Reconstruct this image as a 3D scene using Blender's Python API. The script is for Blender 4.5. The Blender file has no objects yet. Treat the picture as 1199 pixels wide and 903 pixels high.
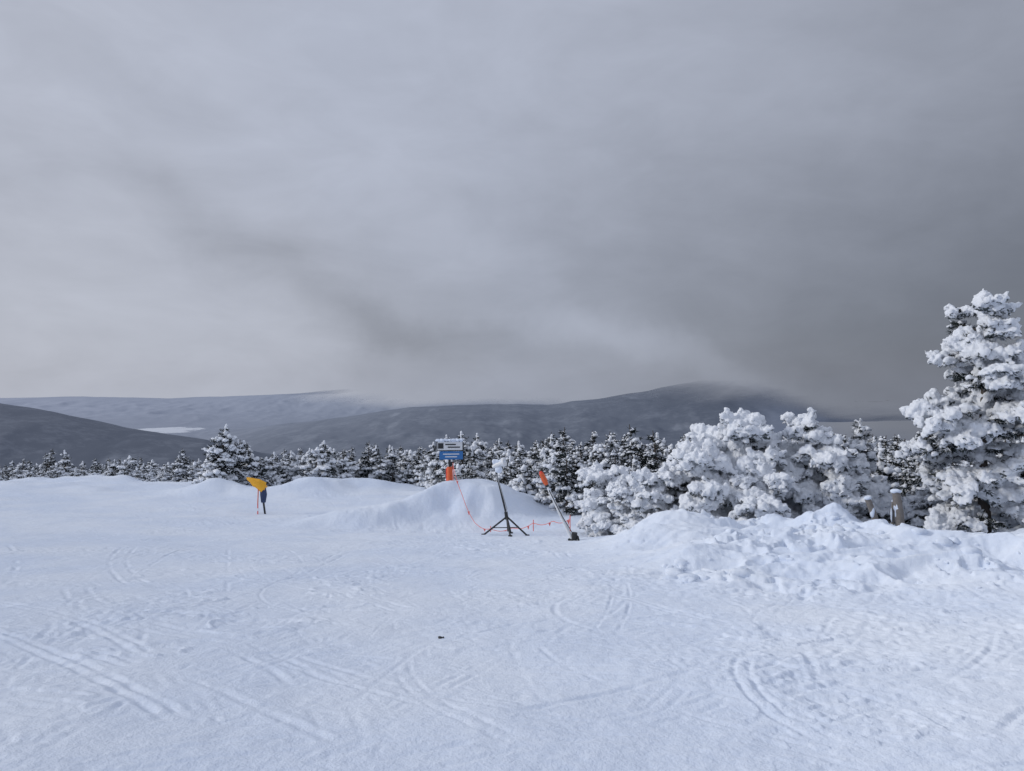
import bpy, math, numpy as np
from mathutils import Vector
F=866.0
rng=np.random.default_rng(7)
scene=bpy.context.scene
# ------------------------------------------------------------ noise
PN=np.random.default_rng(3).permutation(4096); PV=np.random.default_rng(4).random(4096)*2-1
def vn(x,y,s=0):
    xi=np.floor(x).astype(np.int64); yi=np.floor(y).astype(np.int64); fx=x-xi; fy=y-yi
    fx=fx*fx*fx*(fx*(fx*6-15)+10); fy=fy*fy*fy*(fy*(fy*6-15)+10)
    def h(a,b): return PV[PN[(a+PN[(b+s*131)&4095])&4095]]
    return (h(xi,yi)*(1-fx)+h(xi+1,yi)*fx)*(1-fy)+(h(xi,yi+1)*(1-fx)+h(xi+1,yi+1)*fx)*fy
def fbm(x,y,o=4,s=0,g=.5):
    r=0;a=1;t=0
    for i in range(o):
        r=r+a*vn(x*2**i*(1+.03*i)+17.3*i,y*2**i*(1+.03*i)-9.1*i,s+i); t+=a; a*=g
    return r/t
def vn3(p,f,s=0):
    x,y,z=p[:,0]*f,p[:,1]*f,p[:,2]*f
    xi=np.floor(x).astype(np.int64); yi=np.floor(y).astype(np.int64); zi=np.floor(z).astype(np.int64)
    fx,fy,fz=x-xi,y-yi,z-zi
    fx=fx*fx*(3-2*fx);fy=fy*fy*(3-2*fy);fz=fz*fz*(3-2*fz)
    def h(a,b,c): return PV[PN[(a+PN[(b+PN[(c+s*77)&4095])&4095])&4095]]
    def l(a,b,t): return a+(b-a)*t
    return l(l(l(h(xi,yi,zi),h(xi+1,yi,zi),fx),l(h(xi,yi+1,zi),h(xi+1,yi+1,zi),fx),fy),
             l(l(h(xi,yi,zi+1),h(xi+1,yi,zi+1),fx),l(h(xi,yi+1,zi+1),h(xi+1,yi+1,zi+1),fx),fy),fz)
def sst(a,b,x):
    t=np.clip((x-a)/(b-a),0,1); return t*t*(3-2*t)
# ------------------------------------------------------------ mesh builder
def ico(n):
    import bmesh
    bm=bmesh.new(); bmesh.ops.create_icosphere(bm,subdivisions=n,radius=1)
    v=np.array([q.co[:] for q in bm.verts]); f=np.array([[q.index for q in p.verts] for p in bm.faces]); bm.free(); return v,f
ICO1=ico(1); ICO2=ico(2); ICO3=ico(3)
class MB:
    def __init__(s): s.v=[];s.f=[];s.m=[];s.n=0;s.sm=[]
    def add(s,v,f,m=0,smooth=True):
        v=np.asarray(v,float).reshape(-1,3); f=np.asarray(f,int).reshape(-1,3)
        s.v.append(v); s.f.append(f+s.n); s.m.append(np.full(len(f),m)); s.sm.append(np.full(len(f),smooth)); s.n+=len(v)
    def quads(s,v,q,m=0,smooth=False):
        q=np.asarray(q,int).reshape(-1,4); s.add(v,np.vstack([q[:,[0,1,2]],q[:,[0,2,3]]]),m,smooth)
    def tube(s,pts,rad,m=0,n=10,cap=True,smooth=True):
        pts=np.asarray(pts,float); rad=np.broadcast_to(np.asarray(rad,float),(len(pts),))
        V=[];a=np.arange(n)/n*2*math.pi
        for i,p in enumerate(pts):
            d=pts[min(i+1,len(pts)-1)]-pts[max(i-1,0)]; d=d/(np.linalg.norm(d)+1e-9)
            u=np.cross(d,[0,0,1.]) 
            if np.linalg.norm(u)<.2: u=np.cross(d,[0,1.,0])
            u/=np.linalg.norm(u); w=np.cross(d,u)
            V.append(p+rad[i]*(np.cos(a)[:,None]*u+np.sin(a)[:,None]*w))
        V=np.vstack(V); Q=[]
        for i in range(len(pts)-1):
            for j in range(n): Q.append([i*n+j,i*n+(j+1)%n,(i+1)*n+(j+1)%n,(i+1)*n+j])
        s.quads(V,Q,m,smooth)
        if cap:
            for i in (0,len(pts)-1):
                s.add(np.vstack([V[i*n:(i+1)*n],pts[i]]),[[j,(j+1)%n,n] for j in range(n)],m,False)
    def box(s,c,size,m=0,R=None):
        x,y,z=np.array(size)/2
        V=np.array([[i,j,k] for i in(-x,x) for j in(-y,y) for k in(-z,z)])
        if R is not None: V=V@R.T
        s.quads(V+np.array(c),[[0,1,3,2],[4,6,7,5],[0,4,5,1],[2,3,7,6],[0,2,6,4],[1,5,7,3]],m,False)
    def lump(s,c,sc,m=0,T=ICO1,r=rng,amt=.28):
        v,f=T; v=v.copy(); o=r.random(3)*50
        k=1+amt*vn3(v+o,1.6)+amt*.6*vn3(v+o,3.7,2)
        a=r.random()*6.28; ca,sa=math.cos(a),math.sin(a)
        v=v*k[:,None]*np.array(sc); v=np.stack([v[:,0]*ca-v[:,1]*sa,v[:,0]*sa+v[:,1]*ca,v[:,2]],1)
        s.add(v+np.array(c),f,m)
    def blades(s,p,d,L,w,m=0,r=rng):
        n=len(p); d=d/(np.linalg.norm(d,axis=1,keepdims=True)+1e-9)
        u=np.cross(d,r.normal(size=(n,3))); u/=np.linalg.norm(u,axis=1,keepdims=True)+1e-9
        V=np.stack([p-u*w[:,None],p+u*w[:,None],p+d*L[:,None]],1).reshape(-1,3)
        s.add(V,np.arange(3*n).reshape(-1,3),m,False)
    def mesh(s,name,mats):
        v=np.vstack(s.v);f=np.vstack(s.f);me=mk(name,v,f,np.concatenate(s.m),np.concatenate(s.sm))
        for m in mats: me.materials.append(m)
        return me
def mk(name,v,f,mi=None,sm=None):
    me=bpy.data.meshes.new(name); k=f.shape[1]
    me.vertices.add(len(v)); me.vertices.foreach_set('co',np.ascontiguousarray(v,np.float32).ravel())
    me.loops.add(f.size); me.loops.foreach_set('vertex_index',np.ascontiguousarray(f,np.int32).ravel())
    me.polygons.add(len(f)); me.polygons.foreach_set('loop_start',np.arange(0,f.size,k,dtype=np.int32))
    me.update(calc_edges=True)
    if mi is not None: me.polygons.foreach_set('material_index',mi.astype(np.int32))
    if sm is None: sm=np.ones(len(f),bool)
    me.polygons.foreach_set('use_smooth',sm.astype(bool)); me.update(); return me
def obj(name,me,loc=(0,0,0),rz=0,sc=1,coll=None):
    o=bpy.data.objects.new(name,me); o.location=loc; o.rotation_euler=(0,0,rz)
    o.scale=(sc,sc,sc) if np.isscalar(sc) else sc
    (coll or scene.collection).objects.link(o); return o
# ------------------------------------------------------------ node helpers
class N:
    def __init__(s,nt): s.t=nt; s.t.nodes.clear()
    def n(s,ty,**k):
        q=s.t.nodes.new(ty)
        for a,b in k.items(): setattr(q,a,b)
        return q
    def l(s,a,b): s.t.links.new(a,b)
    def setin(s,i,v):
        if hasattr(v,'is_output') : s.l(v,i)
        else: i.default_value=v
    def m(s,op,a,b=0.,c=None,clamp=False):
        q=s.n('ShaderNodeMath',operation=op,use_clamp=clamp); s.setin(q.inputs[0],a); s.setin(q.inputs[1],b)
        if c is not None: s.setin(q.inputs[2],c)
        return q.outputs[0]
    def mr(s,x,a,b,c=0.,d=1.,smooth=True):
        q=s.n('ShaderNodeMapRange',interpolation_type='SMOOTHSTEP' if smooth else 'LINEAR'); s.setin(q.inputs[0],x)
        for i,v in zip((1,2,3,4),(a,b,c,d)): q.inputs[i].default_value=v
        return q.outputs[0]
    def noise(s,vec,scale,det=4,rough=.5,dist=0.):
        q=s.n('ShaderNodeTexNoise'); 
        if vec is not None: s.l(vec,q.inputs['Vector'])
        q.inputs['Scale'].default_value=scale;q.inputs['Detail'].default_value=det;q.inputs['Roughness'].default_value=rough;q.inputs['Distortion'].default_value=dist
        return q.outputs['Fac']
    def mix(s,f,a,b):
        q=s.n('ShaderNodeMix',data_type='RGBA'); s.setin(q.inputs[0],f)
        for i,v in((6,a),(7,b)):
            if hasattr(v,'is_output'): s.l(v,q.inputs[i])
            else: q.inputs[i].default_value=(*v,1)
        return q.outputs[2]
    def ramp(s,x,pts):
        q=s.n('ShaderNodeValToRGB'); s.l(x,q.inputs[0]); e=q.color_ramp.elements
        while len(e)<len(pts): e.new(.5)
        for k,(p,c) in enumerate(pts):
            e[k].position=p; e[k].color=(*(c if not np.isscalar(c) else (c,c,c)),1)
        return q.outputs[0]
def mat(name):
    m=bpy.data.materials.new(name); m.use_nodes=True; return m,N(m.node_tree)
def simple(name,col,rough=.5,metal=0,var=.25,scale=20,bump=.0):
    m,g=mat(name); tc=g.n('ShaderNodeTexCoord'); ns=g.noise(tc.outputs['Object'],scale,4,.6)
    c2=tuple(min(1,c*(1-var)) for c in col); col_=g.mix(ns,c2,tuple(min(1,c*(1+var*.5)) for c in col))
    b=g.n('ShaderNodeBsdfPrincipled'); g.l(col_,b.inputs['Base Color']); b.inputs['Roughness'].default_value=rough; b.inputs['Metallic'].default_value=metal
    if bump:
        bn=g.n('ShaderNodeBump'); bn.inputs['Distance'].default_value=bump; g.l(ns,bn.inputs['Height']); g.l(bn.outputs[0],b.inputs['Normal'])
    o=g.n('ShaderNodeOutputMaterial'); g.l(b.outputs[0],o.inputs[0]); return m
def snow_ground_mat():
    m,g=mat('snow'); geo=g.n('ShaderNodeNewGeometry'); P=geo.outputs['Position']
    n1=g.noise(P,.35,3,.55); n2=g.noise(P,9,4,.65); n3=g.noise(P,45,3,.7)
    c=g.mix(g.mr(n1,.35,.68),(.72,.79,.905),(.80,.85,.925))
    c=g.mix(g.m('MULTIPLY',g.mr(n2,.3,.7),.35),c,(.84,.885,.95))
    b=g.n('ShaderNodeBsdfDiffuse'); g.l(c,b.inputs['Color']); b.inputs['Roughness'].default_value=.5
    h=g.m('ADD',g.m('MULTIPLY',n2,.6),g.m('MULTIPLY',n3,.3))
    bn=g.n('ShaderNodeBump'); bn.inputs['Distance'].default_value=.045; bn.inputs['Strength'].default_value=.8; g.l(h,bn.inputs['Height']); g.l(bn.outputs[0],b.inputs['Normal'])
    o=g.n('ShaderNodeOutputMaterial'); g.l(b.outputs[0],o.inputs[0]); return m
def tree_snow_mat():
    m,g=mat('rime_snow'); geo=g.n('ShaderNodeNewGeometry'); P=geo.outputs['Position']
    n2=g.noise(P,16,4,.75); n3=g.noise(P,4,2,.6)
    sx=g.n('ShaderNodeSeparateXYZ'); g.l(geo.outputs['Normal'],sx.inputs[0])
    # needles show through on the undersides where rime has not settled
    f=g.m('ADD',sx.outputs[2],g.m('MULTIPLY',g.m('SUBTRACT',n3,.5),2.6))
    f=g.m('ADD',f,g.m('MULTIPLY',g.m('SUBTRACT',n2,.5),2.0)); f=g.mr(f,-1.0,-.6)
    c=g.mix(f,(.09,.105,.11),(.86,.89,.94))
    b=g.n('ShaderNodeBsdfDiffuse'); g.l(c,b.inputs['Color'])
    bn=g.n('ShaderNodeBump'); bn.inputs['Distance'].default_value=.06; bn.inputs['Strength'].default_value=.8; g.l(n2,bn.inputs['Height']); g.l(bn.outputs[0],b.inputs['Normal'])
    o=g.n('ShaderNodeOutputMaterial'); g.l(b.outputs[0],o.inputs[0]); return m
def needle_mat():
    m,g=mat('spruce_needles'); geo=g.n('ShaderNodeNewGeometry'); P=geo.outputs['Position']
    n=g.noise(P,6,2,.6); c=g.mix(g.mr(n,.55,.85),(.028,.036,.036),(.35,.38,.41))
    b=g.n('ShaderNodeBsdfDiffuse'); g.l(c,b.inputs['Color'])
    o=g.n('ShaderNodeOutputMaterial'); g.l(b.outputs[0],o.inputs[0]); return m
M_SNOW=snow_ground_mat(); M_TS=tree_snow_mat(); M_ND=needle_mat(); M_BARK=simple('bark',(.09,.075,.065),.9,0,.4,25,.01)
# ------------------------------------------------------------ terrain height
ty=np.arange(-160,260,.25)
tz=np.interp(ty,[-160,-60,0,22,30,46,52,60,80,110,140,260],[-6,-1.4,-1.6,-4.44,-5.05,-6.0,-6.8,-8,-11,-18,-28,-90])
k=np.ones(13)/13
for _ in range(2): tz=np.convolve(np.pad(tz,6,mode='edge'),k,'valid')
def G(x,y,cx,cy,sx,sy,ang=0):
    a=math.radians(ang); dx=x-cx; dy=y-cy; u=dx*math.cos(a)+dy*math.sin(a); v=-dx*math.sin(a)+dy*math.cos(a)
    return np.exp(-(u/sx)**2-(v/sy)**2)
# ski-track raster
X0,Y0,RS=-22.,1.,.02; NX,NY=2200,1650
TR=np.zeros((NY,NX),np.float32)
def W(px,py):
    d=1.6/max((py-451.5)/F-.129,.03); return np.array([(px-600)/F*d,d])
def track(pts,w,a,pair=0.,lift=.5):
    a=a*2.2
    pts=np.array(pts); t=np.linspace(0,1,len(pts)); L=np.sum(np.linalg.norm(np.diff(pts,axis=0),axis=1)); n=int(L/.015)+2
    deg=min(len(pts)-1,3); tt=np.linspace(0,1,n); cx=np.polyfit(t,pts[:,0],deg); cy=np.polyfit(t,pts[:,1],deg)
    x=np.polyval(cx,tt);y=np.polyval(cy,tt); dx=np.gradient(x);dy=np.gradient(y);q=np.hypot(dx,dy)+1e-9; nx,ny=-dy/q,dx/q
    mod=.55+.7*vn(tt*L*.8,tt*0+rng.random()*99)+.3*vn(tt*L*9,tt*0+rng.random()*99); mod=np.clip(mod,0,2)*sst(0,.08,tt)*sst(1,.92,tt)
    for off in ([0] if not pair else [-pair/2,pair/2]):
        for s in np.arange(-3*w,3*w+.001,.009):
            h=a*(-math.exp(-(s/w)**2)+lift*math.exp(-((abs(s)-1.7*w)/(.7*w))**2))
            ix=((x+nx*(s+off)-X0)/RS).astype(int); iy=((y+ny*(s+off)-Y0)/RS).astype(int); ok=(ix>=0)&(ix<NX)&(iy>=0)&(iy<NY)
            L_=TR[iy[ok],ix[ok]]; v=h*mod[ok]; TR[iy[ok],ix[ok]]=np.where(np.abs(v)>np.abs(L_),v,L_*.7+v*.3)
for j in range(14):
    o=np.array([rng.normal()*18,rng.normal()*10])
    track([W(*(np.array(p)+o*(1.4-.25*i))) for i,p in enumerate([(280,900),(450,845),(610,775),(715,705),(735,668)])],.02+.03*rng.random(),.007+.010*rng.random(),.18 if j%3==0 else 0)
for j in range(5):
    o=rng.normal()*8
    track([W(745,728+o*.5),W(900,738+o),W(1060,752+o),W(1230,785+o*1.5)],.03+.02*rng.random(),.018)
for j in range(6):
    o=rng.normal()*22
    track([W(960,690+o*.3),W(1010,745+o),W(1100,800+o),W(1260,880+o)],.03+.02*rng.random(),.014)
track([W(-20,770),W(40,830),W(80,875),W(120,920)],.05,.013); track([W(0,690),W(20,660),W(10,640)],.04,.012)
track([W(250,800),W(265,730),W(268,640)],.03,.008); track([W(140,690),W(200,650),W(240,640)],.03,.012)
track([W(0,800),W(150,770),W(300,700),W(420,640)],.03,.010,.2)
for j in range(34):   # long gently curving runs across the slope (world space)
    x0=rng.uniform(-12,9); y0=rng.uniform(3.5,16); a=rng.choice([rng.normal(.55,.25),rng.normal(1.0,.3),rng.normal(2.5,.3)]); L=rng.uniform(7,16); bend=rng.normal()*.4
    P_=[np.array([x0,y0])]
    for q in range(3): P_.append(P_[-1]+L/3*np.array([math.cos(a+bend*q*.5),math.sin(a+bend*q*.5)]))
    track(P_,rng.uniform(.018,.038),rng.uniform(.004,.009),rng.choice([0,.14,.3]))
for j in range(520):
    p=W(rng.uniform(-80,1280),460+112+rng.uniform(16,345)); a=rng.normal(.75,.45) if rng.random()<.6 else rng.normal(2.4,.5); L=rng.uniform(1.,8)
    b=a+rng.normal()*.5; mid=p+L*.5*np.array([math.cos(a),math.sin(a)]); e=mid+L*.5*np.array([math.cos(b),math.sin(b)])
    track([p,mid,e],rng.uniform(.012,.035),rng.uniform(.003,.009),rng.choice([0,0,.12,.25]))
TR=(TR+np.roll(TR,1,0)+np.roll(TR,-1,0)+np.roll(TR,1,1)+np.roll(TR,-1,1))/5
def macro(x,y):
    z=np.interp(y,ty,tz)
    z=z-.004*np.maximum(np.abs(x)-60,0)**1.6
    n=fbm(x*.12,y*.12,3,11)
    z=z+.12*n*sst(6,20,y)
    wv=fbm(x*.45+3,y*.45,3,13)
    xw=x+.9*wv; yw=y+.7*fbm(x*.4-7,y*.4,3,14)
    # right-hand bank
    cr=17+.8*np.sin(x*.5)+.6*fbm(x*.3,y*0+3,2,5)
    A=sst(1.2,4.2,x)
    prof=np.where(yw<cr,np.exp(-((yw-cr)/(4.2))**2),np.exp(-((yw-cr)/1.9)**2))
    z=z+A*(.58-.12*sst(7.4,9.,x))*prof*(1+.36*fbm(x*.65,y*.35,3,21))
    z=z+.36*G(xw,yw,7.2,17.1,.85,.9)+.30*G(xw,yw,3.4,17.2,.8,.9)-.22*G(xw,yw,5.3,17,.8,1.4)+.3*G(xw,yw,12.2,16.6,1.3,.9)
    z=z+.30*G(xw,yw,10.2,13.8,2.2,1.0,10)+.28*G(xw,yw,3.7,13.4,.9,.7)+.22*G(xw,yw,6.2,12.2,1.4,.6,20)+.2*G(xw,yw,8.3,14.6,.8,.7)
    z=z-.15*sst(8,16,x)*sst(16.5,21,y)
    # central drift carrying the sign: sharp-edged scoop open to the right
    c1=25.4+.33*(xw+6)
    dl=yw-c1
    al=sst(-7.9,-5.6,x)*sst(1.4,-.8,x)
    z=z+al*(.46+.38*sst(-6,-2.2,x))*np.where(dl<0,np.exp(-(dl/.7)**2),np.exp(-(dl/2.0)**2))
    z=z+.52*G(xw,yw,-2.0,27.6,1.8,1.5)+.6*G(x,y,.2,29.3,3.0,1.6)
    z=z-.42*G(x,y,-1.6,24.2,2.8,1.1,5)
    # drifts round the left-hand tree groups
    z=z+.75*G(xw,yw,-15.3,38.5,1.5,1.6)+.75*G(xw,yw,-10.2,39,1.7,1.6)+.5*G(xw,yw,-7.6,41,2,2)+.3*G(xw,yw,-12.8,37.5,3,1)
    z=z+sst(44,52,y)*.9*np.maximum(fbm(x*.22,y*.22,3,31),-.2)
    z=z+.22*sst(30,42,y)*sst(56,46,y)*fbm(x*.35,y*.5,3,33)
    return z
def height(x,y):
    z=macro(x,y); r=np.hypot(x,y)
    near=1-sst(30,60,r)
    bank=sst(1.5,4.5,x)*sst(9.0,12.5,y)*sst(21,18,y)
    mid=G(x,y,-2.8,26,4.2,3)
    rough=np.clip(bank+ .35*sst(1.5,5,x)*sst(2,5,y)*sst(11,7,y),0,1)
    px_=x+.5*fbm(x*.8,y*.8,2,40)
    rd=1-np.abs(fbm(px_*.55+y*.2,y*.85-px_*.25,4,41))*2.2    # wind-cut ridges
    z=z+(bank*.20+mid*.07)*(rd-.42)
    chunk=sst(.02,.4,fbm(x*.5,y*.55,2,44))
    v=fbm(x*2.6,y*2.6,3,47); z=z+bank*chunk*.12*sst(.02,.16,v)+bank*chunk*.04*fbm(x*6,y*6,2,48)
    z=z+near*(.042*fbm(x*.7,y*.8,3,51)+.008*fbm(x*5,y*3.5,3,52)*(1+3*rough))
    z=z+near*sst(.05,.4,fbm(x*.4,y*.6,2,58))*.014*fbm(x*11,y*11,2,59)
    z=z+sst(.5,3.5,x)*sst(9,6,y)*.018*sst(.05,.3,fbm(x*9,y*9,2,65))*sst(-.2,.3,fbm(x*.6,y*.6,2,66))
    m=sst(.0,.35,fbm(x*.35,y*.5,2,61)); z=z+near*m*.012*fbm(x*1.2+y*.8,y*7-x*3,3,62)
    z=z+near*.006*fbm(x*6-y*3,y*1.4+x*1.,2,63)
    sc=fbm(x*.9+y*.2,y*1.6,4,64); z=z+near*.02*sst(.10,.16,sc)*sst(.34,.2,sc)*sst(-.1,.3,fbm(x*.3,y*.3,2,67))
    ix=(x-X0)/RS; iy=(y-Y0)/RS; ok=(ix>1)&(ix<NX-2)&(iy>1)&(iy<NY-2)
    i0=np.clip(ix.astype(int),0,NX-2); j0=np.clip(iy.astype(int),0,NY-2); fx=ix-i0; fy=iy-j0
    t=(TR[j0,i0]*(1-fx)+TR[j0,i0+1]*fx)*(1-fy)+(TR[j0+1,i0]*(1-fx)+TR[j0+1,i0+1]*fx)*fy
    return z+np.where(ok,t,0)*(1-.5*bank)
def gz(x,y): return float(height(np.array([x]),np.array([y]))[0])
def polar(az,r,hf,name,m):
    A,R=np.meshgrid(az,r); x=R*np.sin(A); y=R*np.cos(A); z=hf(x,y)
    v=np.stack([x.ravel(),y.ravel(),z.ravel()],1); na=len(az); nr=len(r)
    i=np.arange(nr-1)[:,None]*na; j=np.arange(na); j2=(j+1)%na
    f=np.stack([(i+j).ravel(),(i+na+j).ravel(),(i+na+j2).ravel(),(i+j2).ravel()],1)[:, ::-1]
    me=mk(name,v,f); me.materials.append(m); return obj(name,me)
az=np.radians(np.concatenate([np.linspace(-46,46,1150),np.arange(50,311,5)]))
r=np.concatenate([np.geomspace(.05,2.2,14)[:-1],np.geomspace(2.2,30,900)[:-1],np.geomspace(30,140,240)])
polar(az,r,height,'snow_ground',M_SNOW)
# far terrain
def crest(D,pts,y,x):
    p=np.array(pts,float); u=x/np.maximum(y,1.); return D*(451.5-np.interp(u,(p[:,0]-600)/F,p[:,1]))/F
def far(x,y):
    base=-450+35*fbm(x/1500,y/1500,3,71)
    lake=G(x,y,-3500,7350,700,900); base=base*(1-lake)+(-450)*lake
    z=base
    er=1-np.abs(fbm(x/700,y/900,5,75))*2
    for D,Wf,Wb,pts in (
      (12500,2600,4000,[(-800,455),(0,466),(100,465),(200,467),(300,463),(350,461),(400,455),(450,449),(520,443),(600,443),(760,446),(1200,452),(2000,450)]),
      (5600,1700,1600,[(-600,700),(150,560),(230,527),(260,516),(330,501),(400,490),(480,477),(560,474),(640,474),(700,467),(760,457),(820,446),(880,437),(940,436),(1000,438),(1080,440),(1300,445),(2000,450)]),
      (3000,900,1100,[(-900,440),(-200,462),(0,472),(60,482),(100,491),(150,502),(190,509),(240,516),(320,540),(420,570),(600,640),(2000,700)])):
        c=crest(D,pts,D,x*D/np.maximum(y,300.))+D*.0012*fbm(x/(D*.03),y*0+D,4,81)
        w=np.where(y<D,Wf,Wb); g=np.exp(-((y-D)/w)**2)
        zi=base+(c-base)*g+ (er-.4)*(.028 if D<9000 else .012)*D/2*g*(1-g)*2.2
        z=np.maximum(z,np.where(y>0,zi,base))
    return z
def farall(x,y):
    r=np.hypot(x,y); s=140/r; e=macro(x*s,y*s)-.5-(r-139)*.33
    t=sst(math.log(200),math.log(1400),np.log(r)); return e*(1-t)+far(x,y)*t
mf,g=mat('forested_hills'); geo=g.n('ShaderNodeNewGeometry'); P=geo.outputs['Position']
sx=g.n('ShaderNodeSeparateXYZ'); g.l(P,sx.inputs[0]); ln=g.n('ShaderNodeVectorMath',operation='LENGTH'); g.l(P,ln.inputs[0]); dist=ln.outputs['Value']
n1=g.noise(P,.004,6,.65); n2=g.noise(P,.0012,4,.6); n3=g.noise(P,.03,4,.7)
mp=g.n('ShaderNodeMapping'); g.l(P,mp.inputs[0]); mp.inputs['Rotation'].default_value=(0,0,.5); mp.inputs['Scale'].default_value=(1,.25,1); n4=g.noise(mp.outputs[0],.006,4,.5)
fsn=g.m('MULTIPLY',g.mr(g.m('ADD',g.m('MULTIPLY',n1,.6),g.m('MULTIPLY',n3,.4)),.46,.64),.17)
c=g.mix(fsn,(.06,.07,.088),(.5,.53,.58))
c=g.mix(g.m('MULTIPLY',g.mr(n4,.62,.74),.25),c,(.55,.58,.63))
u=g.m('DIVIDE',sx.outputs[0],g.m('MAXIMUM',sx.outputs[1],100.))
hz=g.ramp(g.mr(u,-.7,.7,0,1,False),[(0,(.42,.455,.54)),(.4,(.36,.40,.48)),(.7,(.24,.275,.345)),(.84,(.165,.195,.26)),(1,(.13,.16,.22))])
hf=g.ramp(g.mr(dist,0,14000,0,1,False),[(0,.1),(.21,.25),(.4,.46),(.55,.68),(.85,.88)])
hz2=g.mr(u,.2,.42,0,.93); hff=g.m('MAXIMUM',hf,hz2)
c=g.mix(hff,c,hz)  # aerial haze painted into the hills' diffuse colour, by distance and bearing
ex=g.m('DIVIDE',g.m('SUBTRACT',sx.outputs[0],-3520),360.); ey=g.m('DIVIDE',g.m('SUBTRACT',sx.outputs[1],7350),480.)
ed=g.m('ADD',g.m('MULTIPLY',ex,ex),g.m('MULTIPLY',ey,ey)); ed=g.m('ADD',ed,g.m('MULTIPLY',g.m('SUBTRACT',n1,.5),5.))
ed=g.m('ADD',ed,g.m('MULTIPLY',g.m('SUBTRACT',n3,.5),3.))
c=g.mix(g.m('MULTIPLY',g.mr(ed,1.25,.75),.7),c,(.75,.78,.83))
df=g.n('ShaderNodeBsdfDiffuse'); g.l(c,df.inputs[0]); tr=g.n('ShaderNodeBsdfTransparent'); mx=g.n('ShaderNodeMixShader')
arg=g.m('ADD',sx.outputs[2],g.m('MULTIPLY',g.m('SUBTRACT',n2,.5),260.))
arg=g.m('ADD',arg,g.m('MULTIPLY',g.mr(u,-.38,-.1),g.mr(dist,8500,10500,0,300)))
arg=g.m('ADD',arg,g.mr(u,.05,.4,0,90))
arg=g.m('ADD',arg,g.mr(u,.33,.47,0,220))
arg=g.m('ADD',arg,g.mr(dist,14500,17500,0,900))   # terrain beyond the last ridge faded to transparent so sky shows through
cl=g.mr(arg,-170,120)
g.l(cl,mx.inputs[0]); g.l(df.outputs[0],mx.inputs[1]); g.l(tr.outputs[0],mx.inputs[2]); o=g.n('ShaderNodeOutputMaterial'); g.l(mx.outputs[0],o.inputs[0])
az2=np.radians(np.concatenate([np.linspace(-46,46,800),np.arange(50,311,5)]))
polar(az2,np.concatenate([np.geomspace(139,2000,90)[:-1],np.geomspace(2000,26000,520)]),farall,'forested_hills',mf)
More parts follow.
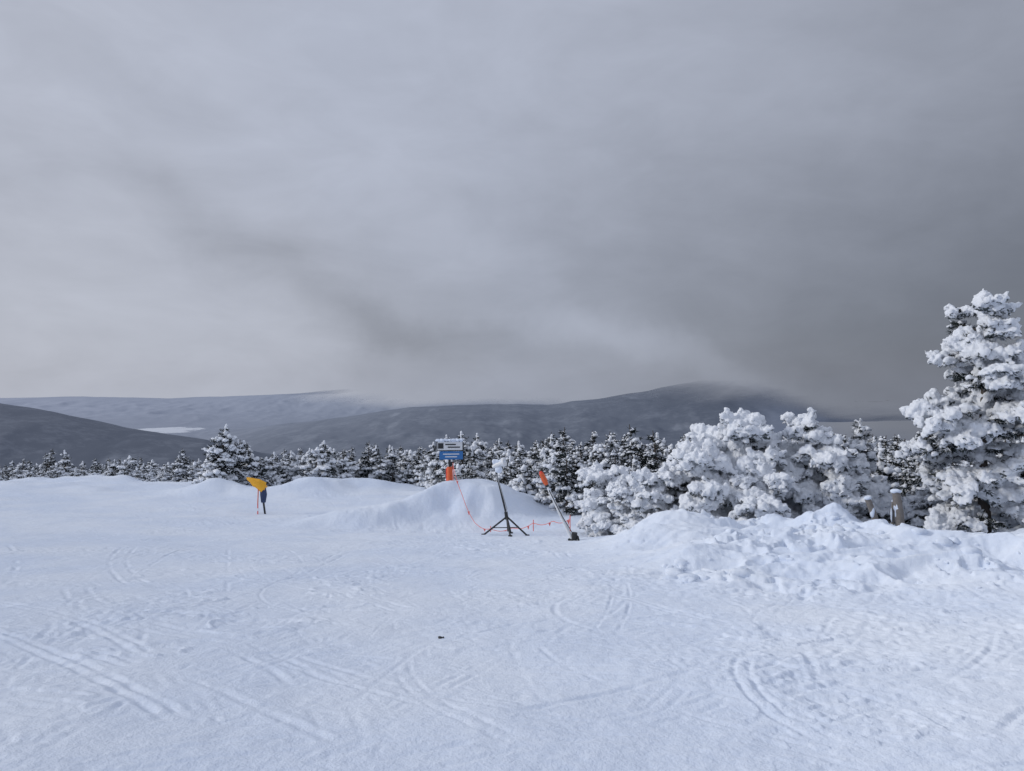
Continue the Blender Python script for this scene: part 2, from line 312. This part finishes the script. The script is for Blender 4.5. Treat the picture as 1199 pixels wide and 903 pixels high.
# ------------------------------------------------------------ trees
def branchset(H,R,r,step,irregular,z0,prof,kk):
    z=z0*H; out=[]; ph=r.random(4)*6.28
    while z<H*.97:
        t=z/H; k=int(r.integers(*kk)) if t<.85 else 3
        for _ in range(k):
            a=r.random()*6.28
            pr=(1-t)**.8*(.75+.25*math.sin(min(1,t*5)*1.57)) if prof is None else float(np.interp(t,[p[0] for p in prof],[p[1] for p in prof]))
            L=R*pr*(1+irregular*(math.sin(a*2+ph[0]+t*7)*.5+math.sin(a+ph[1]-t*11)*.5+r.normal()*.45))+.08
            out.append((z+r.normal()*.06,a,max(L,.08),r.random()))
        z+=step*(1-(.45*t if prof is None else .15*t))*r.uniform(.6,1.4)
    return out
def tree(name,H,R,seed,snow=.75,step=.16,lump=.11,hero=True,nblade=26,irregular=.3,lean=(0,0),voxel=.03,z0=.05,feath=1.,prof=None,kk=(3,6),upt=.35,side=True):
    r=np.random.default_rng(seed); mb=MB(); sn=MB() if hero else mb
    zs=np.linspace(-.5,H,9); cxs=lean[0]*(zs/H)**2*H*(zs>0)+.03*np.sin(zs*2+seed); cys=lean[1]*(zs/H)**2*H*(zs>0)+.03*np.cos(zs*1.7+seed)
    mb.tube(np.stack([cxs,cys,zs],1),np.linspace(.045*H**.7+.02,.012,9),1,8)
    BP=[];BD=[];BL=[];BM=[]; SM=2 if not hero else 0; off0=r.random(3)*40
    for (z,a,L,q) in branchset(H,R,r,step,irregular,z0,prof,kk):
        t=z/H; c=np.array([np.interp(z,zs,cxs),np.interp(z,zs,cys),z]); d=np.array([math.cos(a),math.sin(a),0.])
        up=upt*t-.05+r.normal()*.1; dr=.30*L*(1-.4*t)*r.uniform(.3,1.5)
        n=5; s=np.linspace(0,1,n); pts=c+d*L*s[:,None]; pts[:,2]+=up*L*s-dr*s*s
        mb.tube(pts,np.linspace(.018+.008*L,.006,n),1,4,False)
        cn=vn3((pts[3]+off0)[None,:],1.5,5)[0] if hero else 0
        bare=(r.random()+.75*cn)>snow
        subs=[(pts,L)]
        if L>.35:
            for sg in(-1,1):
                for s0 in(.35,.62):
                    p0=c+d*L*s0+np.array([0,0,up*L*s0-dr*s0*s0]); a2=a+sg*r.uniform(.5,.9); d2=np.array([math.cos(a2),math.sin(a2),-.15]); L2=L*(1-s0)*r.uniform(.6,1.)
                    pp=p0+d2*L2*np.linspace(0,1,3)[:,None]; subs.append((pp,L2)); mb.tube(pp,[.01,.008,.005],1,3,False)
        for (pp,LL) in subs:
            m=max(2,int(LL/(lump*.95))); seg=np.linspace(.2 if LL==L else .35,1,m)
            for sv in seg:
                p=np.array([np.interp(sv,np.linspace(0,1,len(pp)),pp[:,i]) for i in range(3)])
                if not bare and r.random()<.86:
                    rad=lump*(r.uniform(.45,1.1)+.6*(r.random()**4))*(1.1 if sv>.8 else .85)*(.75+.45*(1-t))
                    sn.lump(p+[r.normal()*.03,r.normal()*.03,rad*.3],(rad*1.15,rad*.95,rad*r.uniform(.6,1.05)),SM,ICO1,r)
                    if hero and sv>.5 and r.random()<.55:
                        for _ in range(2):
                            dd=d*r.uniform(.2,1)+r.normal(size=3)*.5; dd/=np.linalg.norm(dd)
                            for u_ in (.8,1.2,1.55): sn.lump(p+dd*rad*u_,np.array([1,1,1])*rad*(.62-.22*u_),SM,ICO1,r)
                elif bare and r.random()<.5:
                    rad=lump*r.uniform(.25,.55); sn.lump(p+[0,0,rad*.6],(rad*1.3,rad,rad*.5),SM,ICO1,r)
            nb=int(nblade*(LL/.5+.4)*(1.5 if bare else 1)); sv=r.random(nb)**.8; bp=np.stack([np.interp(sv,np.linspace(0,1,len(pp)),pp[:,i]) for i in range(3)],1)
            dd=(pp[-1]-pp[0])/(np.linalg.norm(pp[-1]-pp[0])+1e-9); bd=dd*r.uniform(.3,1.4,(nb,1))+r.normal(size=(nb,3))*[.6,.6,.55]+[0,0,-.25]
            BP.append(bp+r.normal(size=(nb,3))*.02); BD.append(bd); BL.append(r.uniform(.07,.17,nb)*(.8+.3*LL)); BM.append(r.random(nb)<(.12 if bare else .35))
    if snow>.3:
        for q in np.linspace(.86,1.02,5): sn.lump([np.interp(q*H,zs,cxs),np.interp(q*H,zs,cys),q*H],np.array([1,1,1.4])*lump*((1.15-(q-.86)*3.5) if prof is None else 1.1)*r.uniform(.7,1.1),SM,ICO1,r)
    if prof is not None:
        for q in np.linspace(.3,.98,20):
            if r.random()<.7: sn.lump([np.interp(q*H,zs,cxs)+r.normal()*.08,np.interp(q*H,zs,cys)+r.normal()*.08,q*H],np.array([1,1,1.2])*lump*r.uniform(.8,1.3),SM,ICO1,r)
    bp=np.vstack(BP);bd=np.vstack(BD);bl=np.concatenate(BL)*feath;bm_=np.concatenate(BM); wd=np.full(len(bl),.011 if hero else .022)*r.uniform(.7,1.3,len(bl))
    for k_,mm in ((~bm_,0),(bm_,2)):
        if k_.any(): mb.blades(bp[k_],bd[k_],bl[k_],wd[k_]*(1.3 if mm else 1),mm,r)
    if hero:
        me=sn.mesh('tmp',[]); ob=obj('tmp',me); md=ob.modifiers.new('r','REMESH'); md.mode='VOXEL'; md.voxel_size=voxel; 
        dg=bpy.context.evaluated_depsgraph_get(); ev=ob.evaluated_get(dg); m2=ev.to_mesh()
        nv=len(m2.vertices); v=np.zeros(nv*3,np.float32); m2.vertices.foreach_get('co',v); v=v.reshape(-1,3).astype(float)
        nn=np.zeros(nv*3,np.float32); m2.vertices.foreach_get('normal',nn); nn=nn.reshape(-1,3)
        nf=len(m2.polygons); lt=np.zeros(nf,np.int32); m2.polygons.foreach_get('loop_total',lt); li=np.zeros(len(m2.loops),np.int32); m2.loops.foreach_get('vertex_index',li)
        ls=np.zeros(nf,np.int32); m2.polygons.foreach_get('loop_start',ls); q4=ls[lt==4]; F4=li[q4[:,None]+np.arange(4)]; t3=ls[lt==3]; F3=li[t3[:,None]+np.arange(3)] if len(t3) else np.zeros((0,3),int)
        off=.06*vn3(v,5,1)+.05*vn3(v,13,2)+.026*vn3(v,31,3); v=v+nn*off[:,None]
        mb.add(v,np.vstack([F4[:,[0,1,2]],F4[:,[0,2,3]],F3]),2)
        ev.to_mesh_clear(); bpy.data.objects.remove(ob); bpy.data.meshes.remove(me)
    return mb.mesh(name,[M_ND,M_BARK,M_TS])
def place(me,px,d,rz=0,sc=1,dz=0,name='snow_covered_spruce'):
    x=(px-600)/F*d; return obj(name,me,(x,d,gz(x,d)+dz),rz,sc)
PA=[(0,.6),(.08,.9),(.25,1.0),(.42,.95),(.47,.7),(.55,1.02),(.60,.62),(.68,.9),(.74,.66),(.80,.40),(.88,.48),(.95,.5),(1,.3)]
PB=[(0,.9),(.2,1.),(.5,.85),(.7,.6),(.85,.42),(1,.2)]
PC=[(0,.9),(.3,1.),(.5,.7),(.65,.75),(.85,.5),(1,.3)]
A=tree('spruce_a',5.35,1.2,15,snow=.78,step=.19,lump=.165,irregular=.5,lean=(.0,0),nblade=50,z0=.08,prof=PA,kk=(3,6),upt=.5)
B=tree('spruce_b',2.9,1.2,22,snow=1.1,step=.2,lump=.22,irregular=.65,nblade=18,prof=PB,kk=(3,5),upt=.6)
B2=tree('spruce_b2',2.5,1.1,27,snow=1.1,step=.2,lump=.21,irregular=.7,nblade=18,prof=PB,lean=(.12,0),kk=(3,5),upt=.6)
C=tree('spruce_c',3.0,.75,33,snow=.85,step=.17,lump=.16,irregular=.6,prof=PC,kk=(3,5),upt=.5,nblade=34)
D=tree('spruce_d',2.2,.62,44,snow=1.05,step=.16,lump=.18,irregular=.7,lean=(-.2,0),nblade=14,prof=PC,kk=(3,5),upt=.5)
E=tree('spruce_e',3.0,.75,55,snow=.7,step=.15,lump=.12,irregular=.4,nblade=32)
place(A,1152,17.3,.6,1.0,.1)
place(C,1216,18.9,2.1,1.2)
place(B,868,20.3,.3,1.1,.12)
place(B2,915,20.6,2.4,1.0,.0)
place(B2,832,19.9,4.2,.95,.0)
place(B,890,19.4,3.1,.68,-.1)
place(D,803,21.5,4.2,1.0)
place(C,952,20.2,1.0,1.1,.05)
place(D,978,19.6,2.8,.85)
place(E,1008,20.6,3.6,1.08)
place(D,768,20.5,2.0,.85)
place(D,735,20.8,.4,.66)
place(D,708,21.8,5.1,.9)
place(E,742,23.5,2.,.75)
place(E,930,22.5,.2,.9)
place(E,1090,19.8,1.2,.8)
# forest variants
lib=bpy.data.collections.new('spruce_variants')
for i in range(7):
    me=tree('spruce_small_%d'%i,[2.6,2.9,2.2,2.7,1.9,3.0,1.6][i],[.72,.68,.7,.85,.75,.62,.8][i],100+i,snow=[.5,.3,.7,.4,.85,.25,.6][i],step=.2,lump=.105,hero=False,nblade=15,irregular=.55,feath=1.25,prof=[None,None,PC,None,PB,None,PC][i])
    lib.objects.link(bpy.data.objects.new('spruce_small_%d'%i,me))
pts=[];rr=np.random.default_rng(9)
yb=lambda x: np.interp(x,[-90,-30,-20,-13,-9,-4.5,-2,0,2,4,6,10,16,40],[58,55,52,46,44,41,34,31,27,24.5,23,21.8,21.5,21])
def addp(x,y,s): pts.append((x,y,s))
tries=0
while tries<9000:
    tries+=1
    y=20+90*rr.random()**1.3; x=(rr.random()*2-1)*(y*.8+3); b=yb(x)
    if y<b: continue
    cl=float(fbm(np.array([x*.16]),np.array([y*.16]),2,91)[0])
    if x<-7 and cl<-.12+.12*rr.random() and y<70: continue
    if any((x-p[0])**2+(y-p[1])**2<(.62 if y<45 else 1.0)**2 for p in pts[-2500:]): continue
    s=rr.uniform(.5,1.18) if x>-7 else rr.uniform(.42,.98)
    if y-b<2: s*=.8
    addp(x,y,s)
for px,d,s in[(250,39.5,.9),(257,39.2,1.08),(265,39.5,1.05),(275,40,.9),(300,41,1.1),(295,40.5,1.0),(308,41.5,.95),(316,42,.85),(285,41.5,.9),(290,42,.95),(243,40,.6),(325,42,.65),(372,41,1.1),(380,41.5,1.),(388,42,1.),(362,42.5,.9),(400,43,.95),(350,43,.8),(340,43,.8),(410,42,.9),(420,43,.95),(433,43,.9),(445,42.5,.85),(460,43,.8),(475,43,.7)]:
    addp((px-600)/F*d,d,s)
pa=np.array(pts); pz=macro(pa[:,0],pa[:,1])
fv=np.stack([pa[:,0],pa[:,1],pz-.12],1)
fm=bpy.data.meshes.new('spruce_forest'); fm.vertices.add(len(fv)); fm.vertices.foreach_set('co',fv.astype(np.float32).ravel()); fm.update()
at=fm.attributes.new('tscale','FLOAT','POINT'); at.data.foreach_set('value',pa[:,2].astype(np.float32))
at=fm.attributes.new('trot','FLOAT_VECTOR','POINT'); at.data.foreach_set('vector',np.stack([rr.normal(size=len(pa))*.08,rr.normal(size=len(pa))*.08,rr.random(len(pa))*6.28],1).astype(np.float32).ravel())
fo=obj('spruce_forest',fm); gn=bpy.data.node_groups.new('scatter_spruce','GeometryNodeTree')
gn.interface.new_socket('Geometry',in_out='INPUT',socket_type='NodeSocketGeometry'); gn.interface.new_socket('Geometry',in_out='OUTPUT',socket_type='NodeSocketGeometry')
nd=gn.nodes; gi=nd.new('NodeGroupInput');go=nd.new('NodeGroupOutput');ip=nd.new('GeometryNodeInstanceOnPoints');ci=nd.new('GeometryNodeCollectionInfo')
ci.inputs[0].default_value=lib; ci.inputs['Separate Children'].default_value=True; ci.inputs['Reset Children'].default_value=True
a1=nd.new('GeometryNodeInputNamedAttribute');a1.data_type='FLOAT';a1.inputs[0].default_value='tscale'
a2=nd.new('GeometryNodeInputNamedAttribute');a2.data_type='FLOAT_VECTOR';a2.inputs[0].default_value='trot'
K=gn.links.new; K(gi.outputs[0],ip.inputs['Points']);K(ci.outputs[0],ip.inputs['Instance']);ip.inputs['Pick Instance'].default_value=True
ri=nd.new('FunctionNodeRandomValue');ri.data_type='INT';ri.inputs[4].default_value=0;ri.inputs[5].default_value=6;K(ri.outputs[2],ip.inputs['Instance Index'])
K(a1.outputs[0],ip.inputs['Scale']);K(a2.outputs[0],ip.inputs['Rotation']);K(ip.outputs[0],go.inputs[0])
fo.modifiers.new('scatter','NODES').node_group=gn
print('forest',len(pa))
# ------------------------------------------------------------ props
M_WH=simple('white_paint',(.78,.79,.8),.5); M_BL=simple('blue_sign_panel',(.03,.16,.42),.45,0,.1); M_BK=simple('black_metal',(.03,.032,.035),.5,.3)
M_OR=simple('orange_pad',(.72,.13,.04),.6,0,.2,15,.01); M_YE=simple('yellow_orange_cover',(.85,.42,.02),.6,0,.2,12,.01); M_GR=simple('galvanised_steel',(.42,.43,.45),.4,.6)
M_PK=simple('red_rope',(.8,.17,.14),.6); M_WD=simple('weathered_wood',(.22,.2,.185),.9,0,.5,18,.02); M_NAVY=simple('navy_cloth',(.03,.05,.12),.7); M_RED=simple('red_paint',(.75,.06,.03),.5)
ALL=[M_WH,M_BL,M_BK,M_OR,M_YE,M_GR,M_PK,M_WD,M_NAVY,M_RED,M_SNOW]
WH,BL,BK,OR,YE,GR,PK,WD,NV,RD,SN=range(11)
# trail sign
d=27.3;x=(527-600)/F*d;z=gz(x,d); mb=MB(); zs_=-3.5; ds=zs_-z; print('sign ground z',z)
mb.tube([(0,0,-1.5),(0,0,1.3)],.045,BK,10); mb.tube([(0,0,min(-.1,-.1-ds)),(0,0,.55)],[.11,.10],OR,14)
mb.tube([(-.1,.05,-.8),(-.1,.05,.5)],.035,RD,8)
mb.box((0,-.08,1.32),(.98,.045,.34),WH); mb.box((0,-.106,1.49),(.98,.012,.02),BK); mb.box((0,-.106,1.16),(.98,.012,.02),BK)
mb.box((-.33,-.106,1.33),(.2,.014,.2),BK)
for j,(a,b) in enumerate([(-.12,.1),(.0,.22)]): mb.box((a+.15,-.106,1.38-.1*j),(.34+b*.5,.012,.045),BK)
mb.box((.05,-.10,.98),(.86,.05,.3),BL)
for j in range(2): mb.box((.05,-.128,1.03-.1*j),(.6-.16*j,.008,.035),WH)
mb.box((.49,-.06,1.15),(.04,.12,.62),BK); mb.box((-.47,-.06,1.3),(.03,.1,.38),BK)
for q in np.linspace(-.42,.42,7): mb.lump((q,-.06,1.53),(.13,.08,.05+.02*rng.random()),SN,ICO2)
obj('trail_sign',mb.mesh('trail_sign',ALL),(x,d,z+ds-.05),.12,1.0)
# tripod snow lance
d=21.6;x=(594-600)/F*d; mb=MB(); z=gz(x,d)
hub=np.array([0,0,.55])
for fx,fy in((-.68,-.1),(.6,-.05),(.1,-.42),(.12,.5)):
    lz=gz(x+fx,d+fy)-z; mb.tube([hub,(fx,fy,lz+.0)],.026,BK,8); mb.box((fx,fy,lz+.015),(.12,.12,.03),BK)
mb.tube([(-.38,-.07,.24),(.34,-.03,.24)],.014,BK,6)
top=np.array([-.36,0,2.05]); mb.tube([(0.04,0,.12),hub,top],[.03,.03,.026],BK,10); mb.tube([hub+[0,0,-.08],hub+[-.03,0,.14]],.05,BK,10)
mb.tube([hub+[-.03,0,.1],(.0,-.1,.8),(-.15,-.06,1.3),(-.3,-.02,1.8)],.014,GR,6)
mb.tube([top+[-.05,0,-.05],top+[.08,-.05,.02],top+[.24,-.12,.08]],[.05,.09,.08],WH,12); mb.tube([top+[.24,-.12,.08],top+[.3,-.15,.1]],[.12,.12],WH,14)
for q in range(4): mb.lump(top+[.02+q*.07,-.03*q,.1],(.1,.09,.08),SN,ICO2)
mb.lump(top+[.12,-.05,-.12],(.12,.08,.12),SN,ICO2)
obj('snowmaking_lance_tripod',mb.mesh('lance_tripod',ALL),(x,d,z))
# leaning snow lance with orange head
d=19.6;x=(671-600)/F*d; z=gz(x,d); mb=MB()
tp=np.array([-.83,.05,1.78]); mb.tube([(0,0,-.3),(-.02,0,.05),tp*.82],[.04,.045,.036],WH,12); mb.tube([tp*.80,tp*.84],[.05,.05],BK,12)
mb.tube([tp*.83,tp*.9,tp*1.0],[.05,.075,.06],OR,12); mb.tube([tp*1.0,tp*1.03],[.06,.03],RD,12)
mb.tube([(.02,0,-.2),(.05,-.02,.22)],[.09,.075],BK,12); mb.tube([(-.12,0,.02),(.14,-.02,.1)],[.035,.035],BK,10); mb.tube([(.05,0,.16),(.13,-.05,.12),(.18,-.1,-.1)],.03,BK,8)
mb.tube([tp*.75+[0,-.045,0],tp*.4+[.05,-.09,-.05],(.03,-.06,.15)],.012,BK,6)
for t in(.25,.42,.6,.74): mb.lump(tp*t+[0,0,.045],(.06,.05,.03),SN,ICO1)
obj('snowmaking_lance',mb.mesh('snow_lance',ALL),(x,d,z))
# rope barrier with posts
P=[(531,27.0,.55),(541,26.0,.42),(556,25,.25),(575,24.4,.2),(600,24.2,.22),(625,23.6,.28),(648,22.6,.34),(668,21.0,.5)]
W3=[];
for px,dd,h in P:
    xx=(px-600)/F*dd; W3.append((xx,dd,gz(xx,dd)+h))
W3=np.array(W3); mb=MB(); tt=np.linspace(0,len(P)-1,60)
rope=np.stack([np.interp(tt,range(len(P)),W3[:,i]) for i in range(3)],1); rope[:,2]-=.09*np.abs(np.sin(tt*math.pi))
mb.tube(rope,.010,PK,5)
for i in (0,3,5,7):
    p=W3[i]; mb.tube([p-[0,0,.8],p+[0,0,.1]],.014,PK,7)
for i in range(4,60,9):
    p=rope[i]; mb.add([p+[-.03,0,0],p+[.05,0,0],p+[.02,.01,-.10-.05*rng.random()]],[[0,1,2]],PK,False)
obj('rope_barrier',mb.mesh('rope_barrier',ALL))
# covered snow gun with marker pole at left
d=28.5;x=(304-600)/F*d; z=gz(x,d); mb=MB()
mb.tube([(-.02,-.1,-.2),(-.02,-.1,.42)],.02,RD,8); mb.tube([(-.02,-.1,.42),(.0,-.1,1.)],.02,OR,8); mb.tube([(-.02,-.1,.14),(-.02,-.1,.24)],.022,WH,8)
mb.tube([(.16,0,.45),(.17,0,.75),(.13,0,1.15)],[.09,.13,.10],NV,12)
mb.tube([(.17,.3,-.4),(.16,0,.5)],.04,BK,8)
mb.tube([(.2,0,.95),(.0,0,1.12),(-.25,0,1.28),(-.46,0,1.38)],[.17,.165,.12,.05],YE,12)
mb.add([(-.5,-.02,1.42),(.05,-.1,1.36),(.3,-.06,1.22),(.24,-.1,.93),(.06,-.14,.98),(-.2,-.12,1.08)],[[0,5,1],[1,5,4],[1,4,2],[2,4,3]],YE,False)
mb.tube([(-.9,.1,1.75),(-.46,0,1.38)],.022,GR,8)
obj('covered_snow_gun',mb.mesh('covered_snow_gun',ALL),(x,d,z))
# wooden posts
def post(px,d,h,lx,rad,name='wooden_post',m=WD):
    x=(px-600)/F*d; mb=MB(); mb.tube([(-lx*.1,0,-.4),(lx*.4,0,h*.4),(lx,0,h)],[rad,rad*.95,rad*.85],m,12)
    mb.lump((lx,0,h+.01),(rad*1.2,rad*1.1,rad*.6),SN,ICO2); mb.lump((lx*.5-.04,-.02,h*.5+.06),(rad*.8,rad*.6,h*.22),SN,ICO2)
    obj(name,mb.mesh(name,ALL),(x,d,gz(x,d)))
post(1030,16.4,.68,-.26,.075); post(1056,16.4,.85,-.12,.10); post(1046,16.6,.7,.0,.035); post(803,20.6,1.5,-.05,.09)
# snow chunks on bank
mb=MB(); r2=np.random.default_rng(5)
for i in range(190):
    px=r2.uniform(900,1290) if r2.random()<.6 else r2.uniform(775,880); dd=r2.uniform(10.5,16.5) if px>900 else r2.uniform(11.2,13)
    xx=(px-600)/F*dd
    if fbm(np.array([xx*.7]),np.array([dd*.7]),2,93)[0]<.0: continue
    s=.025+.12*r2.random()**2.4; v,f=ICO2; v=v/np.abs(v).max(1,keepdims=True)**.75
    v=v*(1+.3*vn3(v+r2.random(3)*50,1.3))[:,None]*[s*1.4,s,s*.65]; a=r2.random()*6.28; tl=r2.normal()*.35
    Rz=np.array([[math.cos(a),-math.sin(a),0],[math.sin(a),math.cos(a),0],[0,0,1]])@np.array([[1,0,0],[0,math.cos(tl),-math.sin(tl)],[0,math.sin(tl),math.cos(tl)]])
    mb.add(v@Rz.T+[xx,dd,gz(xx,dd)-s*.1],f,0)
obj('snow_chunks',mb.mesh('snow_chunks',[M_SNOW]))
mb=MB(); p=W(516,747); mb.lump((0,0,.01),(.028,.016,.013),0,ICO2); mb.lump((.03,.01,.008),(.013,.01,.01),0,ICO1); obj('dark_debris',mb.mesh('dark_debris',[M_BK]),(p[0],p[1],gz(*p)))
# ------------------------------------------------------------ world
w=bpy.data.worlds.new('World'); scene.world=w; w.use_nodes=True; g=N(w.node_tree)
tc=g.n('ShaderNodeTexCoord'); D_=tc.outputs['Generated']; sx=g.n('ShaderNodeSeparateXYZ'); g.l(D_,sx.inputs[0])
nA=g.n('ShaderNodeTexNoise'); g.l(D_,nA.inputs['Vector']); nA.inputs['Scale'].default_value=4.; nA.inputs['Detail'].default_value=5; nA.inputs['Roughness'].default_value=.55
sc_=g.n('ShaderNodeSeparateColor'); g.l(nA.outputs['Color'],sc_.inputs[0])
U0=g.m('ARCTAN2',sx.outputs[0],sx.outputs[1]); V0=g.m('ARCSINE',sx.outputs[2])
U=g.m('ADD',U0,g.m('MULTIPLY',g.m('SUBTRACT',sc_.outputs[0],.5),.26)); V=g.m('ADD',V0,g.m('MULTIPLY',g.m('SUBTRACT',sc_.outputs[1],.5),.2))
def up(u): return (u+math.pi)/(2*math.pi)
Un=g.m('DIVIDE',g.m('ADD',U,math.pi),2*math.pi)
c_=lambda v,w=0:(v*(.91+w)*1.08,v*(.985+w*.3)*1.08,v*(1.19-w)*1.08)
hor=g.ramp(Un,[(0,c_(.46)),(up(-.62),c_(.46,.04)),(up(-.3),c_(.42,.03)),(up(0),c_(.345)),(up(.3),c_(.25)),(up(.5),c_(.185,-.01)),(up(.75),c_(.16,-.02)),(1,c_(.46))])
topc=g.ramp(Un,[(0,c_(.52)),(up(-.62),c_(.47,.02)),(up(-.2),c_(.455)),(up(.1),c_(.415)),(up(.6),c_(.32)),(up(.9),c_(.35)),(1,c_(.52))])
col=g.mix(g.mr(V,.06,.42),hor,topc); col=g.mix(g.mr(V0,.5,1.0),col,c_(.56))
def blob(px,py,sxp,syp,ang,amp):
    u=math.atan((px-600)/F); v=math.atan((451.5-py)/F*math.cos(u)); a=math.radians(ang)
    du=g.m('SUBTRACT',U,u); dv=g.m('SUBTRACT',V,v)
    p=g.m('ADD',g.m('MULTIPLY',du,math.cos(a)),g.m('MULTIPLY',dv,-math.sin(a))); q=g.m('ADD',g.m('MULTIPLY',du,math.sin(a)),g.m('MULTIPLY',dv,math.cos(a)))
    p=g.m('MULTIPLY',p,F/sxp); q=g.m('MULTIPLY',q,F/syp)
    e=g.m('EXPONENT',g.m('MULTIPLY',g.m('ADD',g.m('MULTIPLY',p,p),g.m('MULTIPLY',q,q)),-1.)); return g.m('MULTIPLY',e,amp)
tot=1.
for b in [(300,285,170,34,24,-.16),(480,378,120,30,12,-.22),(540,290,110,40,45,.12),(640,395,150,30,10,.16),(780,418,160,24,8,.16),(180,340,160,50,0,.05),(1060,400,160,60,0,-.08),(900,60,240,70,0,.06),(250,425,200,16,0,-.05)]:
    tot=g.m('ADD',blob(*b),tot)
mp=g.n('ShaderNodeMapping'); g.l(D_,mp.inputs[0]); mp.inputs['Scale'].default_value=(1,1,2.4); mp.inputs['Rotation'].default_value=(0,.3,0)
nz=g.noise(mp.outputs[0],2.6,5,.55,.5); tot=g.m('ADD',tot,g.m('MULTIPLY',g.m('SUBTRACT',nz,.5),.46))
nz2=g.noise(mp.outputs[0],8.,5,.6,.6); tot=g.m('ADD',tot,g.m('MULTIPLY',g.m('SUBTRACT',nz2,.5),.20))
vm=g.n('ShaderNodeVectorMath',operation='SCALE'); g.l(col,vm.inputs[0]); g.l(tot,vm.inputs['Scale'])
sky=g.n('ShaderNodeTexSky',sky_type='NISHITA',sun_disc=False)
b1=g.n('ShaderNodeBackground'); g.l(sky.outputs[0],b1.inputs[0]); b1.inputs[1].default_value=.06
b2=g.n('ShaderNodeBackground'); g.l(vm.outputs[0],b2.inputs[0]); b2.inputs[1].default_value=1.
mx=g.n('ShaderNodeMixShader'); mx.inputs[0].default_value=.95; g.l(b1.outputs[0],mx.inputs[1]); g.l(b2.outputs[0],mx.inputs[2])
o=g.n('ShaderNodeOutputWorld'); g.l(mx.outputs[0],o.inputs[0])
# sun (diffuse, through thin cloud) from left
ld=bpy.data.lights.new('sun','SUN'); ld.energy=1.5; ld.angle=math.radians(10); ld.color=(1,.965,.92); lo=bpy.data.objects.new('sun',ld); scene.collection.objects.link(lo)
e,a=math.radians(24),math.radians(-95); v=Vector((math.sin(a)*math.cos(e),math.cos(a)*math.cos(e),math.sin(e))); lo.rotation_euler=v.to_track_quat('Z','Y').to_euler()
sky.sun_elevation=e; sky.sun_rotation=a
cd=bpy.data.cameras.new('camera'); cd.sensor_width=36; cd.lens=26; cd.clip_start=.05; cd.clip_end=60000; co=bpy.data.objects.new('camera',cd); scene.collection.objects.link(co)
co.location=(0,0,0); co.rotation_euler=(math.radians(90),0,0); scene.camera=co
scene.view_settings.view_transform='Standard'; scene.view_settings.look='None'; scene.view_settings.exposure=0
